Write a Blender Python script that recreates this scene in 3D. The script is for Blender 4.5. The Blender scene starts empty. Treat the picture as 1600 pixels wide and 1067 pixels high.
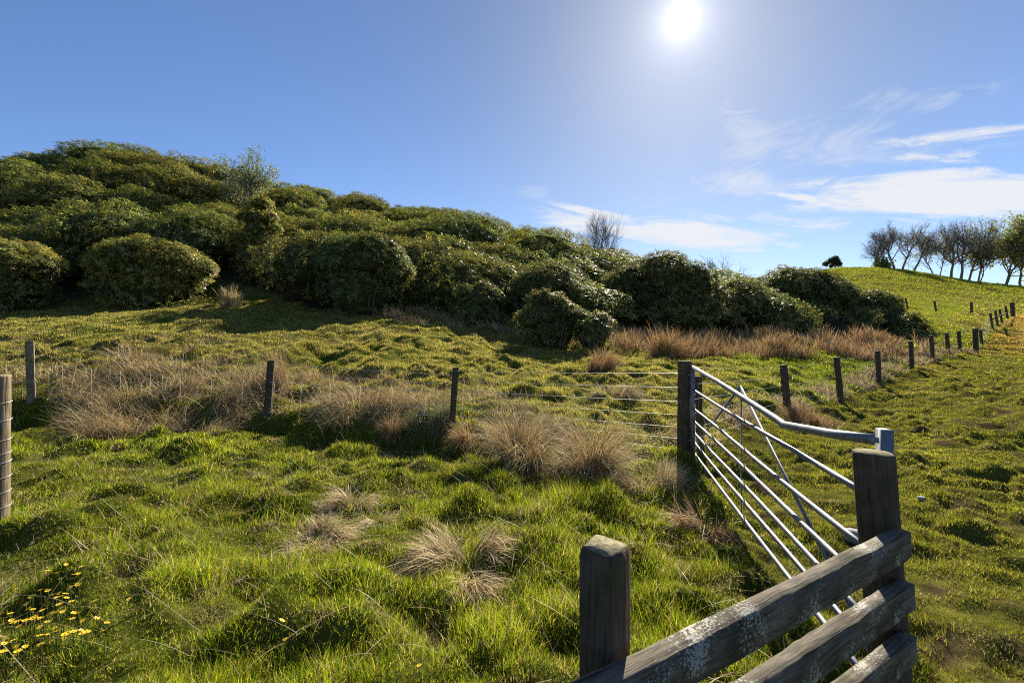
import bpy, math, numpy as np
from mathutils import Vector, Matrix
SC = bpy.context.scene; COL = SC.collection
R = math.radians
F = 1600*16/36.0; CX, HY = 800.0, 526.0; EYE = 1.6      # photo focal length (pixels), horizon row, eye height
rng = np.random.default_rng(7)

# ------------------------------------------------------------------ helpers
def tag(o, label=None, cat=None, group=None, kind=None):
    if label: o['label'] = label
    if cat: o['category'] = cat
    if group: o['group'] = group
    if kind: o['kind'] = kind
    return o
def empty(name, loc, label, cat, group=None):
    o = bpy.data.objects.new(name, None); o.location = loc; o.empty_display_size = .1
    COL.objects.link(o); return tag(o, label, cat, group)
def mesh(name, V, F4=None, F3=None, col=None, mats=(), smooth=False, parent=None, origin=(0,0,0), midx=None):
    V = np.asarray(V, float)-np.asarray(origin, float)
    F4 = np.zeros((0,4),int) if F4 is None else np.asarray(F4,int).reshape(-1,4)
    F3 = np.zeros((0,3),int) if F3 is None else np.asarray(F3,int).reshape(-1,3)
    me = bpy.data.meshes.new(name)
    me.vertices.add(len(V)); me.vertices.foreach_set('co', V.astype(np.float32).ravel())
    L = np.concatenate([F4.ravel(), F3.ravel()]).astype(np.int32)
    me.loops.add(len(L)); me.loops.foreach_set('vertex_index', L)
    n = len(F4)+len(F3); me.polygons.add(n)
    st = np.concatenate([np.arange(len(F4))*4, len(F4)*4+np.arange(len(F3))*3]).astype(np.int32)
    me.polygons.foreach_set('loop_start', st)
    if smooth: me.polygons.foreach_set('use_smooth', np.ones(n, bool))
    for m in mats: me.materials.append(m)
    if midx is not None: me.polygons.foreach_set('material_index', np.asarray(midx, np.int32))
    me.update(calc_edges=True)
    if col is not None:
        a = me.attributes.new('Col','FLOAT_COLOR','POINT')
        c = np.ones((len(V),4), np.float32); c[:,:3] = col; a.data.foreach_set('color', c.ravel())
    o = bpy.data.objects.new(name, me); COL.objects.link(o)
    if parent is not None: o.parent = parent
    else: o.location = origin
    return o
class Geo:
    def __init__(s): s.V=[]; s.Q=[]; s.T=[]; s.C=[]; s.MQ=[]; s.MT=[]; s.n=0
    def add(s, V, Q=None, T=None, C=None, m=0):
        V=np.asarray(V,float); s.V.append(V)
        if Q is not None and len(Q): s.Q.append(np.asarray(Q,int)+s.n); s.MQ.append(np.full(len(Q),m))
        if T is not None and len(T): s.T.append(np.asarray(T,int)+s.n); s.MT.append(np.full(len(T),m))
        if C is not None: s.C.append(np.broadcast_to(np.asarray(C,float),(len(V),3)))
        s.n+=len(V)
    def out(s):
        c=lambda a,k: np.concatenate(a) if a else np.zeros((0,k),int)
        return np.concatenate(s.V), c(s.Q,4), c(s.T,3), (np.concatenate(s.C) if s.C else None)
    def build(s, name, mats, parent=None, origin=(0,0,0), smooth=False):
        V,Q,T,C=s.out(); return mesh(name,V,Q,T,C,mats,smooth,parent,origin,np.concatenate(s.MQ+s.MT) if len(mats)>1 else None)
def tube(pts, rad, sides=8, cap=True):
    P=np.asarray(pts,float); n=len(P); rad=np.broadcast_to(rad,(n,))
    t=np.gradient(P,axis=0); t/=np.linalg.norm(t,axis=1)[:,None]+1e-12
    ref=np.array([0,0,1.]) if abs(t[0,2])<.9 else np.array([1.,0,0])
    V=[]
    for i in range(n):
        u=np.cross(t[i],ref); u/=np.linalg.norm(u)+1e-12; v=np.cross(u,t[i])
        a=np.arange(sides)*2*np.pi/sides
        V.append(P[i]+rad[i]*(np.cos(a)[:,None]*u+np.sin(a)[:,None]*v))
    V=np.concatenate(V); Q=[]
    for i in range(n-1):
        for k in range(sides):
            k2=(k+1)%sides; Q.append((i*sides+k,i*sides+k2,(i+1)*sides+k2,(i+1)*sides+k))
    T=[]
    if cap:
        V=np.concatenate([V,[P[0]],[P[-1]]]); c0,c1=len(V)-2,len(V)-1
        for k in range(sides):
            k2=(k+1)%sides; T.append((c0,k2,k)); T.append((c1,(n-1)*sides+k,(n-1)*sides+k2))
    return V,Q,T
# gradient noise, vectorised
_pr=np.random.default_rng(3); _perm=np.concatenate([_pr.permutation(256)]*3); _g=_pr.uniform(0,2*np.pi,256)
def noise(x,y):
    x=np.asarray(x,float); y=np.asarray(y,float)
    xi=np.floor(x).astype(int); yi=np.floor(y).astype(int); xf=x-xi; yf=y-yi
    u=xf**3*(xf*(xf*6-15)+10); v=yf**3*(yf*(yf*6-15)+10)
    def gr(a,b,dx,dy):
        h=_g[_perm[(_perm[a&255]+b)&255]]; return np.cos(h)*dx+np.sin(h)*dy
    n00=gr(xi,yi,xf,yf); n10=gr(xi+1,yi,xf-1,yf); n01=gr(xi,yi+1,xf,yf-1); n11=gr(xi+1,yi+1,xf-1,yf-1)
    return 1.5*((n00*(1-u)+n10*u)*(1-v)+(n01*(1-u)+n11*u)*v)
def fbm(x,y,o=4):
    s=0;a=1
    for i in range(o): s=s+a*noise(x*2**i+17*i,y*2**i-9*i); a*=.5
    return s
def sst(a,b,x): t=np.clip((np.asarray(x,float)-a)/(b-a),0,1); return t*t*(3-2*t)

# ------------------------------------------------------------------ terrain
def pz(px,py,Y): return ((px-CX)/F*Y, Y, EYE-(py-HY)/F*Y)
A=[(-2.5,2.2,0),(-1,2.2,0),(0.2,2,0),(1.4,1.8,0),(2.6,1.8,.02),(-4.2,3.7,.02),(-1.5,4,-.02),(.5,4,-.02),(3.5,4,.02),(6,4,.08),
   (-1,5.4,-.04),(1,5.3,-.03),(2.3,6,0),(4.5,6,.0),(-5,6,-.04),(-8,6,.0),(9,6,.2),(-2.2,6.4,-.05)]
A+=[pz(*a) for a in [(45,640,8.6),(-250,620,9),(418,655,8.0),(706,686,6.8),(200,648,8.3),(560,668,7.4),
 (0,475,21),(130,470,22),(240,470,22),(340,465,22.5),(-300,470,21),(0,505,15),(200,500,15.5),(350,500,16),(0,560,10.8),(200,545,11.3),(400,470,22),(400,560,11),(450,512,15),(620,500,17.5),
 (620,560,11.3),(480,570,11.3),(550,497,19),(700,505,19),(700,580,10.5),(860,545,15),(960,562,13),(860,600,9.8),(960,600,10),(1060,560,14),
 (1100,640,8.3),(1100,590,11),(1200,560,15),(1200,600,11.2),(1100,536,19.2),(1230,515,22),(1330,530,22),(1400,524,25),(1320,560,16.5),
 (1227,645,9.3),(1308,628,11.2),(1371,602,13.6),(1424,580,16.3),(1455,565,18.5),(1525,552,24),(1440,520,28),(1500,503,35),(1580,496,41),(1416,484,49),
 (1518,490,44),(1300,421,95),(1420,428,95),(1500,445,92),(1600,452,90),(1750,460,88),(1420,460,65),(1520,468,62),(1600,476,60),(1750,480,55),
 (1600,560,19),(1600,600,12.5),(1600,532,28),(1750,530,26),(1500,640,10),(1500,760,4.7),(1600,700,6.5),
 (1330,480,40),(1330,452,55)]]
for px,py,Y,h in [(180,222,54,3.6),(0,238,54,5.0),(-250,240,54,5.0),(430,283,52,3.0),(600,303,50,4.0),(830,345,46,3.4),(1000,385,41,3.4),(1100,402,37,4.0),(1260,412,33,2.2)]:
    x,y,z=pz(px,py,Y); A.append((x,y,z-h))
A+=[(-60,78,22),(-20,80,20),(10,74,9),(30,62,7),(45,75,9),(-40,130,8),(30,130,8),(60,130,10),(100,135,9),(150,120,8),(-130,60,12),(-120,200,5),(50,240,4),(160,220,5),(130,40,5)]
A=np.array(A)
def warp(x,y):
    r=np.hypot(x,y); th=np.arctan2(x,y); return np.stack([np.clip(th,-1.35,1.35)*1.6, np.log(r+2)],-1), r, th
def tk(d2): return .5*d2*np.log(d2+1e-12)
_W,_,_=warp(A[:,0],A[:,1]); _n=len(A)
_K=tk(((_W[:,None]-_W[None])**2).sum(-1))+np.eye(_n)*2e-4
_P=np.concatenate([np.ones((_n,1)),_W],1)
_S=np.linalg.solve(np.block([[_K,_P],[_P.T,np.zeros((3,3))]]), np.concatenate([A[:,2],np.zeros(3)]))
def Hb(x,y):
    x=np.asarray(x,float).ravel(); y=np.asarray(y,float).ravel(); out=np.empty(len(x))
    for i in range(0,len(x),60000):
        w,r,th=warp(x[i:i+60000],y[i:i+60000])
        z=tk(((w[:,None]-_W[None])**2).sum(-1))@_S[:_n]+_S[_n]+w@_S[_n+1:]
        z=z*sst(.6,1.8,r)*(1-sst(1.6,2.4,np.abs(th)))
        f=sst(170,260,r); z=z*(1-f)+3*f
        out[i:i+60000]=z
    return out
FX=[-40,-9.13,-4.3,-.9,2.3]; FY=[9.8,8.6,8.0,6.8,6.0]
RY=[-5,1.8,6,9.3,11.2,13.6,16.3,18.5,24,41,49,120]; RX=[1.2,1.5,2.4,5.6,8,10.9,14.3,17,24.5,45,55,140]
def front_d(x,y): return np.where(x<2.4, y-np.interp(x,FX,FY), y-np.interp(x,[2.4,60],[6,60]))   # >0 behind front fence
def right_d(x,y): return x-np.interp(y,RY,RX)                    # >0 in the right-hand pasture
THP=np.array([-500,0,130,340,420,480,640,760,930,1000,1100,1230,1330,1400,1428])
THB=np.array([30,30,31.5,30.5,27.5,22,21,21,18.5,20,21,23.5,26,29,31.])
THT=np.array([64,64,64,64,63,62,59,56,51,48,44,42,40,38,34.])
def pxof(x,y): return CX+F*x/np.maximum(y,.3)
def thicket(x,y,m=0):
    p=pxof(x,y); r=np.hypot(x,y)
    return (y>5)&(p<1426)&(r>np.interp(p,THP,THB)+m)&(r<np.interp(p,THP,THT)+3)
MOUNDS=[(470,545,.5,.25),(520,520,.7,.4),(590,530,.7,.35),(660,540,.7,.3),(730,545,.6,.3),(760,520,.6,.35),(560,550,.5,.2),(690,520,.6,.25),
        (110,770,.3,.13),(300,700,.3,.12),(580,755,.28,.14),(840,880,.38,.2),(450,790,.3,.12),(340,640,.4,.15),(790,770,.25,.1),(930,790,.25,.1),(430,970,.25,.14),
        (60,740,.25,.09),(170,800,.3,.1),(240,880,.3,.1),(660,740,.25,.1),(720,790,.25,.1),(260,590,.6,.2),(150,570,.6,.2),(300,470,.8,.3),(230,500,.7,.25),(330,510,.7,.25),(950,600,.45,.3),(970,640,.4,.2)]
_MW=None
def H(x,y):
    shp=np.shape(x); x=np.asarray(x,float).ravel(); y=np.asarray(y,float).ravel()
    z=Hb(x,y); r=np.hypot(x,y)
    near=sst(.5,1.6,r)
    past=sst(-.4,.4,right_d(x,y))
    amp=(1-past)*.085+past*.05
    z=z+near*amp*fbm(x/1.3,y/1.3,3)*.8
    z=z+near*(1-past)*(.15*np.clip(noise(x/.62+5,y/.62)-.12,0,1)+.12*np.clip(noise(x/.38+15,y/.38+3)-.05,0,1)*(1-sst(10,16,r)))*(1-sst(30,50,r))
    z=z+near*(1-past)*.05*noise(x/.27+5,y/.27)*(1-sst(8,14,r))
    z=z+(1-past)*(.09*noise(x/1.3+31,y/1.3+7)+.12*(noise(x/.5+3,y/.42+7)+.5*noise(x/.22,y/.2))*sst(-.25,.6,noise(x/2.6+1,y/2.1)))*sst(8.5,10,r)*(1-sst(24,30,r))*(1-sst(3,8,x))
    z=z+past*(.10*np.clip(noise(x/.34,y/.30)-.05,-.4,1)+.05*noise(x/.17+9,y/.15))*(1-sst(18,30,r))*(.45+.9*sst(-.3,.5,noise(x/2.2+4,y/1.7)))+past*.09*noise(x/.9+4,y/.5)*sst(6,12,r)*(1-sst(60,90,r))
    z=z+sst(12,40,r)*.18*fbm(x/5,y/5,3)
    fd=front_d(x,y)
    z=z+.16*sst(-.5,.1,fd)*(1-sst(.6,2.2,fd))*(1-sst(1.2,2.2,x))*near     # low bank along the front fence
    z=z-.17*np.exp(-((fd+.5)/.4)**2)*(1-sst(-.2,1.4,x))*near
    if _MW is not None:
        for mx,my,mr,mh in _MW:
            d2=((x-mx)**2+(y-my)**2)/mr**2; k=d2<6
            z[k]+=mh*np.exp(-d2[k])
    return z.reshape(shp)
def at(px,py,lift=0):
    Y=np.exp(np.linspace(np.log(1.2),np.log(160),1500)); x=(px-CX)/F*Y; z=EYE-(py-HY)/F*Y
    h=H(x,Y)+lift; k=np.argmax(z<h)
    if not (z<h).any(): k=len(Y)-1
    return np.array([x[k],Y[k],h[k]-lift])
def atY(px,Y): x=(px-CX)/F*Y; return np.array([x,Y,float(H(np.array([x]),np.array([Y]))[0])])
_MW=[(*at(a,b)[:2],c,d) for a,b,c,d in [(p,q,c_*(.75 if q<620 else 1),d_*(.6 if q<620 else 1)) for p,q,c_,d_ in MOUNDS]]

# ------------------------------------------------------------------ materials
def newmat(name):
    m=bpy.data.materials.new(name); m.use_nodes=True; nt=m.node_tree; nt.nodes.clear()
    o=nt.nodes.new('ShaderNodeOutputMaterial'); return m,nt,o
def N(nt,t,**kw):
    n=nt.nodes.new('ShaderNode'+t)
    for k,v in kw.items():
        if k in n.inputs: 
            if hasattr(v,'is_linked') : nt.links.new(v,n.inputs[k])
            else: n.inputs[k].default_value=v
        else: setattr(n,k,v)
    return n
def ln(nt,a,b): nt.links.new(a,b)
def ramp(nt,fac,stops):
    n=nt.nodes.new('ShaderNodeValToRGB'); e=n.color_ramp.elements
    while len(e)<len(stops): e.new(.5)
    for q,(p,c) in zip(e,stops): q.position=p; q.color=(*c,1)
    ln(nt,fac,n.inputs[0]); return n.outputs[0]
def mixc(nt,fac,a,b,mode='MIX'):
    n=nt.nodes.new('ShaderNodeMix'); n.data_type='RGBA'; n.blend_type=mode
    for s,v in ((n.inputs[0],fac),(n.inputs[6],a),(n.inputs[7],b)):
        if hasattr(v,'is_linked'): ln(nt,v,s)
        elif isinstance(v,tuple): s.default_value=(*v,1)
        else: s.default_value=v
    return n.outputs[2]
def blade_mat(name, trans=.45, gloss=.05, rough=.4):
    m,nt,o=newmat(name); c=N(nt,'Attribute',attribute_name='Col').outputs['Color']
    d=N(nt,'BsdfDiffuse',Color=c); t=N(nt,'BsdfTranslucent',Color=c)
    mx=N(nt,'MixShader'); mx.inputs[0].default_value=trans; ln(nt,d.outputs[0],mx.inputs[1]); ln(nt,t.outputs[0],mx.inputs[2])
    g=N(nt,'BsdfGlossy',Roughness=rough); g.inputs['Color'].default_value=(1,1,1,1)
    m2=N(nt,'MixShader'); m2.inputs[0].default_value=gloss; ln(nt,mx.outputs[0],m2.inputs[1]); ln(nt,g.outputs[0],m2.inputs[2])
    ln(nt,m2.outputs[0],o.inputs[0]); return m
M_GRASS=blade_mat('grass_blade',.55,.012,.4)
M_DRY=blade_mat('dead_grass_blade',.25,.015,.5)
M_LEAF=blade_mat('rhododendron_leaf',.5,.03,.42)
M_CORE=blade_mat('inner_twigs_and_shade',.0,.0,.6)
M_TLEAF=blade_mat('young_tree_leaf',.5,.03,.5)
M_PETAL=blade_mat('yellow_petal',.3,.05,.4)
def bark_mat(name,c1,c2,scale=6):
    m,nt,o=newmat(name); tc=N(nt,'TexCoord'); mp=N(nt,'Mapping'); ln(nt,tc.outputs['Object'],mp.inputs[0]); mp.inputs['Scale'].default_value=(1,1,.25)
    n=N(nt,'TexNoise',Scale=scale,Detail=6.0); ln(nt,mp.outputs[0],n.inputs['Vector'])
    b=N(nt,'BsdfPrincipled',Roughness=.9); ln(nt,ramp(nt,n.outputs[0],[(.3,c1),(.7,c2)]),b.inputs['Base Color'])
    ln(nt,b.outputs[0],o.inputs[0]); return m
M_BARK=bark_mat('beech_bark',(.10,.09,.08),(.20,.18,.16)); M_TWIG=bark_mat('twig_bark',(.12,.105,.10),(.22,.19,.18))
M_STEM=bark_mat('shrub_stem',(.06,.045,.03),(.12,.09,.06),10)
def wood_mat(name, axis, dark, light, algae, algae_amt, lichen=0.0, grain=30):
    m,nt,o=newmat(name); tc=N(nt,'TexCoord'); mp=N(nt,'Mapping'); ln(nt,tc.outputs['Object'],mp.inputs[0])
    s=[1,1,1]; s[axis]=.06; mp.inputs['Scale'].default_value=s
    g=N(nt,'TexNoise',Scale=grain*4,Detail=8.0,Roughness=.65); ln(nt,mp.outputs[0],g.inputs['Vector'])
    g2=N(nt,'TexNoise',Scale=9.0,Detail=5.0); ln(nt,tc.outputs['Object'],g2.inputs['Vector'])
    base=ramp(nt,g.outputs[0],[(.32,dark),(.68,light)])
    c=mixc(nt,N(nt,'MapRange',**{'From Min':.5,'From Max':.72,'To Max':algae_amt,'Value':g2.outputs[0]}).outputs[0],base,algae)
    # dark drying cracks
    ck=N(nt,'TexNoise',Scale=grain*2.2,Detail=2.0); ln(nt,mp.outputs[0],ck.inputs['Vector'])
    c=mixc(nt,N(nt,'MapRange',**{'From Min':.62,'From Max':.70,'To Max':.75,'Value':ck.outputs[0]}).outputs[0],c,(.015,.012,.009))
    st=N(nt,'TexNoise',Scale=4.5,Detail=7.0,Roughness=.7); ln(nt,tc.outputs['Object'],st.inputs['Vector'])
    c=mixc(nt,N(nt,'MapRange',**{'From Min':.42,'From Max':.66,'To Max':.7,'Value':st.outputs[0]}).outputs[0],c,tuple(.38*q for q in dark))
    if lichen:
        l1=N(nt,'TexNoise',Scale=120.0,Detail=4.0,Roughness=.7); ln(nt,tc.outputs['Object'],l1.inputs['Vector'])
        l2=N(nt,'TexNoise',Scale=8.0,Detail=4.0); ln(nt,tc.outputs['Object'],l2.inputs['Vector'])
        mu=N(nt,'Math',operation='MULTIPLY'); ln(nt,l1.outputs[0],mu.inputs[0]); ln(nt,l2.outputs[0],mu.inputs[1])
        c=mixc(nt,N(nt,'MapRange',**{'From Min':.31,'From Max':.34,'To Max':lichen,'Value':mu.outputs[0]}).outputs[0],c,(.42,.41,.37))
    b=N(nt,'BsdfPrincipled',Roughness=.88); ln(nt,c,b.inputs['Base Color']); b.inputs['Specular IOR Level'].default_value=.25
    bp=N(nt,'Bump',Strength=.6,Distance=.006); ln(nt,g.outputs[0],bp.inputs['Height'])
    bp2=N(nt,'Bump',Strength=.8,Distance=.006,invert=True); ln(nt,ck.outputs[0],bp2.inputs['Height']); ln(nt,bp.outputs[0],bp2.inputs['Normal'])
    ln(nt,bp2.outputs[0],b.inputs['Normal']); ln(nt,b.outputs[0],o.inputs[0]); return m
M_RAIL=wood_mat('weathered_rail_wood',0,(.05,.04,.028),(.21,.18,.135),(.075,.07,.03),.75,.75)
M_POST=wood_mat('weathered_post_wood',2,(.05,.036,.024),(.13,.10,.07),(.085,.085,.025),.85,0)
m,nt,o=newmat('weathered_end_grain'); tc=N(nt,'TexCoord'); n=N(nt,'TexNoise',Scale=60.0,Detail=6.0,Roughness=.7); ln(nt,tc.outputs['Object'],n.inputs['Vector'])
b=N(nt,'BsdfPrincipled',Roughness=.95); b.inputs['Specular IOR Level'].default_value=.1; ln(nt,ramp(nt,n.outputs[0],[(.3,(.07,.06,.03)),(.5,(.19,.17,.10)),(.72,(.34,.32,.23))]),b.inputs['Base Color'])
bp=N(nt,'Bump',Strength=.8,Distance=.006); ln(nt,n.outputs[0],bp.inputs['Height']); ln(nt,bp.outputs[0],b.inputs['Normal']); ln(nt,b.outputs[0],o.inputs[0]); M_TOP=m
M_PALE=wood_mat('pale_post_wood',2,(.13,.095,.055),(.32,.25,.16),(.16,.14,.06),.5,.2)
m,nt,o=newmat('galvanised_steel'); tc=N(nt,'TexCoord'); n=N(nt,'TexNoise',Scale=14.0,Detail=5.0); ln(nt,tc.outputs['Object'],n.inputs['Vector'])
b=N(nt,'BsdfPrincipled',Metallic=.4); n9=N(nt,'TexNoise',Scale=55.0,Detail=5.0,Roughness=.7); ln(nt,tc.outputs['Object'],n9.inputs['Vector']); ln(nt,mixc(nt,N(nt,'MapRange',**{'From Min':.52,'From Max':.7,'To Max':.7,'Value':n9.outputs[0]}).outputs[0],ramp(nt,n.outputs[0],[(.3,(.11,.12,.14)),(.7,(.24,.25,.275))]),(.07,.062,.05)),b.inputs['Base Color'])
ln(nt,N(nt,'MapRange',**{'Value':n.outputs[0],'To Min':.4,'To Max':.7}).outputs[0],b.inputs['Roughness']); ln(nt,b.outputs[0],o.inputs[0]); M_STEEL=m
m,nt,o=newmat('fence_wire'); b=N(nt,'BsdfPrincipled',Metallic=.4,Roughness=.5); b.inputs['Base Color'].default_value=(.33,.33,.33,1); ln(nt,b.outputs[0],o.inputs[0]); M_WIRE=m
m,nt,o=newmat('rough_stone'); tc=N(nt,'TexCoord'); n=N(nt,'TexNoise',Scale=18.0,Detail=6.0); ln(nt,tc.outputs['Object'],n.inputs['Vector'])
b=N(nt,'BsdfPrincipled',Roughness=.9); ln(nt,ramp(nt,n.outputs[0],[(.3,(.2,.2,.2)),(.7,(.36,.35,.34))]),b.inputs['Base Color']); ln(nt,b.outputs[0],o.inputs[0]); M_STONE=m
m,nt,o=newmat('turf_ground'); tc=N(nt,'TexCoord'); at_=N(nt,'Attribute',attribute_name='Col')
n=N(nt,'TexNoise',Scale=9.0,Detail=8.0,Roughness=.65); ln(nt,tc.outputs['Object'],n.inputs['Vector'])
v=ramp(nt,n.outputs[0],[(.28,(.55,.5,.5)),(.5,(1,1,1)),(.75,(1.3,1.25,1.1))])
b=N(nt,'BsdfPrincipled',Roughness=.95); b.inputs['Specular IOR Level'].default_value=0.; ln(nt,mixc(nt,1.0,at_.outputs['Color'],v,'MULTIPLY'),b.inputs['Base Color'])
bp=N(nt,'Bump',Strength=.7,Distance=.03); ln(nt,n.outputs[0],bp.inputs['Height']); ln(nt,bp.outputs[0],b.inputs['Normal']); ln(nt,b.outputs[0],o.inputs[0]); M_GROUND=m

# ------------------------------------------------------------------ ground sheet
def mud(x,y):
    k=np.clip(fbm(x/.5+3,y/.4,4)*1.3-.22,0,1)*sst(-.1,.5,right_d(x,y))*(1-sst(26,34,np.hypot(x,y)))
    for px,py,rx,ry,s in [(1585,532,4.5,1.6,1.6),(1540,660,.9,.35,1.2),(1580,1040,.2,.1,1.0),(1290,900,.3,.25,.6)]:
        c=at(px,py); k=k+s*np.exp(-((x-c[0])/rx)**2-((y-c[1])/ry)**2)*(.45+1.5*noise(x*3.1,y*3.1)+.9*noise(x*9,y*9))
    return np.clip(k,0,1)
def gcol(x,y):
    r=np.hypot(x,y); past=sst(-.3,.3,right_d(x,y)); beh=sst(-.2,.3,front_d(x,y))*(1-past)
    n=fbm(x/.9,y/.9,4)[:,None]; n2=fbm(x/3.5,y/3.5,3)[:,None]
    lawn=np.array([.055,.062,.011])+n*np.array([.02,.02,.006])
    slope=np.array([.095,.092,.024])+n*np.array([.05,.035,.02])+n2*np.array([.03,0,.01])
    pas=np.array([.085,.085,.018])+n*np.array([.035,.03,.005])
    c=lawn*(1-beh)[:,None]+slope*beh[:,None]; c=c*(1-past)[:,None]+pas*past[:,None]
    far=sst(30,60,r)[:,None]; c=c*(1-far)+(np.array([.22,.165,.045])+n2*np.array([.03,.03,.006])+n*.01)*far
    mm=mud(x,y)[:,None]; c=c*(1-mm)+np.array([.055,.036,.024])*mm
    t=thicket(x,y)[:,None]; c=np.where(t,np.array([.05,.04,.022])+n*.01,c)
    return np.clip(c,.008,1)
th=np.concatenate([np.radians(np.linspace(-62,62,720)),np.radians(np.linspace(62,298,62)[1:-1])]); na=len(th)
rr=np.concatenate([[.25,.5,.8,1.1],np.exp(np.linspace(np.log(1.4),np.log(120),470)),[140,180,240,330,500,900,1800]]); nr=len(rr)
X=(rr[:,None]*np.sin(th)[None]).ravel(); Y=(rr[:,None]*np.cos(th)[None]).ravel(); Z=H(X,Y)
i=np.arange(nr-1)[:,None]; k=np.arange(na)[None]; k2=(k+1)%na
Q=np.stack([i*na+k,(i+1)*na+k,(i+1)*na+k2,i*na+k2],-1).reshape(-1,4)[:,::-1]
C=gcol(X,Y)
V=np.concatenate([np.stack([X,Y,Z],1),[[0,0,Z[0]]]]); T=np.stack([np.arange(na),(np.arange(na)+1)%na,np.full(na,len(V)-1)],1)[:,::-1]
g=mesh('ground',V,Q,T,np.concatenate([C,C[:1]]),[M_GROUND],True); tag(g,'grassy farmland rising to a low hill','ground',kind='structure')

# ------------------------------------------------------------------ blades
def blades(P,h,w,az,lean,curl,col,k=2,roll=None):
    n=len(P); h=np.broadcast_to(h,n); w=np.broadcast_to(w,n); 
    d=np.stack([np.sin(az),np.cos(az),np.zeros(n)],1)
    ra=az if roll is None else roll
    s=np.stack([np.cos(ra),-np.sin(ra),np.zeros(n)],1)
    V=np.empty((n,2*k+1,3)); p=P.copy(); V[:,0]=p-s*(w/2)[:,None]; V[:,1]=p+s*(w/2)[:,None]
    for j in range(1,k+1):
        a=lean+curl*(j-.5)/k
        p=p+(d*np.sin(a)[:,None]+np.array([0,0,1.])*np.cos(a)[:,None])*(h/k)[:,None]
        if j<k:
            ww=w*(1-.55*j/k)/2; V[:,2*j]=p-s*ww[:,None]; V[:,2*j+1]=p+s*ww[:,None]
        else: V[:,2*j]=p
    b=(np.arange(n)*(2*k+1))[:,None]
    Q=np.concatenate([b+np.array([[2*j,2*j+1,2*j+3,2*j+2]]) for j in range(k-1)]) if k>1 else np.zeros((0,4),int)
    T=b+np.array([[2*k-2,2*k-1,2*k]])
    return V.reshape(-1,3),Q,T,np.repeat(col,2*k+1,0)
def scatter(r0,r1,dens,tmax=58):
    a=R(tmax)*(r1*r1-r0*r0); n=int(dens*a); r=np.sqrt(rng.uniform(r0*r0,r1*r1,n)); t=rng.uniform(-R(tmax),R(tmax),n)
    return r*np.sin(t),r*np.cos(t)
def pal(n,cols,wts,jit=.2):
    c=np.array(cols)[rng.choice(len(cols),n,p=np.array(wts)/sum(wts))]
    return c*(1+rng.normal(0,jit,(n,1)))*(1+rng.normal(0,.06,(n,3)))
GREEN=[(.165,.22,.009),(.275,.32,.012),(.075,.11,.007),(.35,.32,.028),(.48,.37,.15),(.15,.10,.045)]
lawnG,slopeG,pastG=Geo(),Geo(),Geo()
BANDS=[(1.25,3.5,9500),(3.5,6,6200),(6,9,3800),(9,14,2500),(14,24,1050),(24,45,300),(45,80,60),(80,140,26)]
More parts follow.
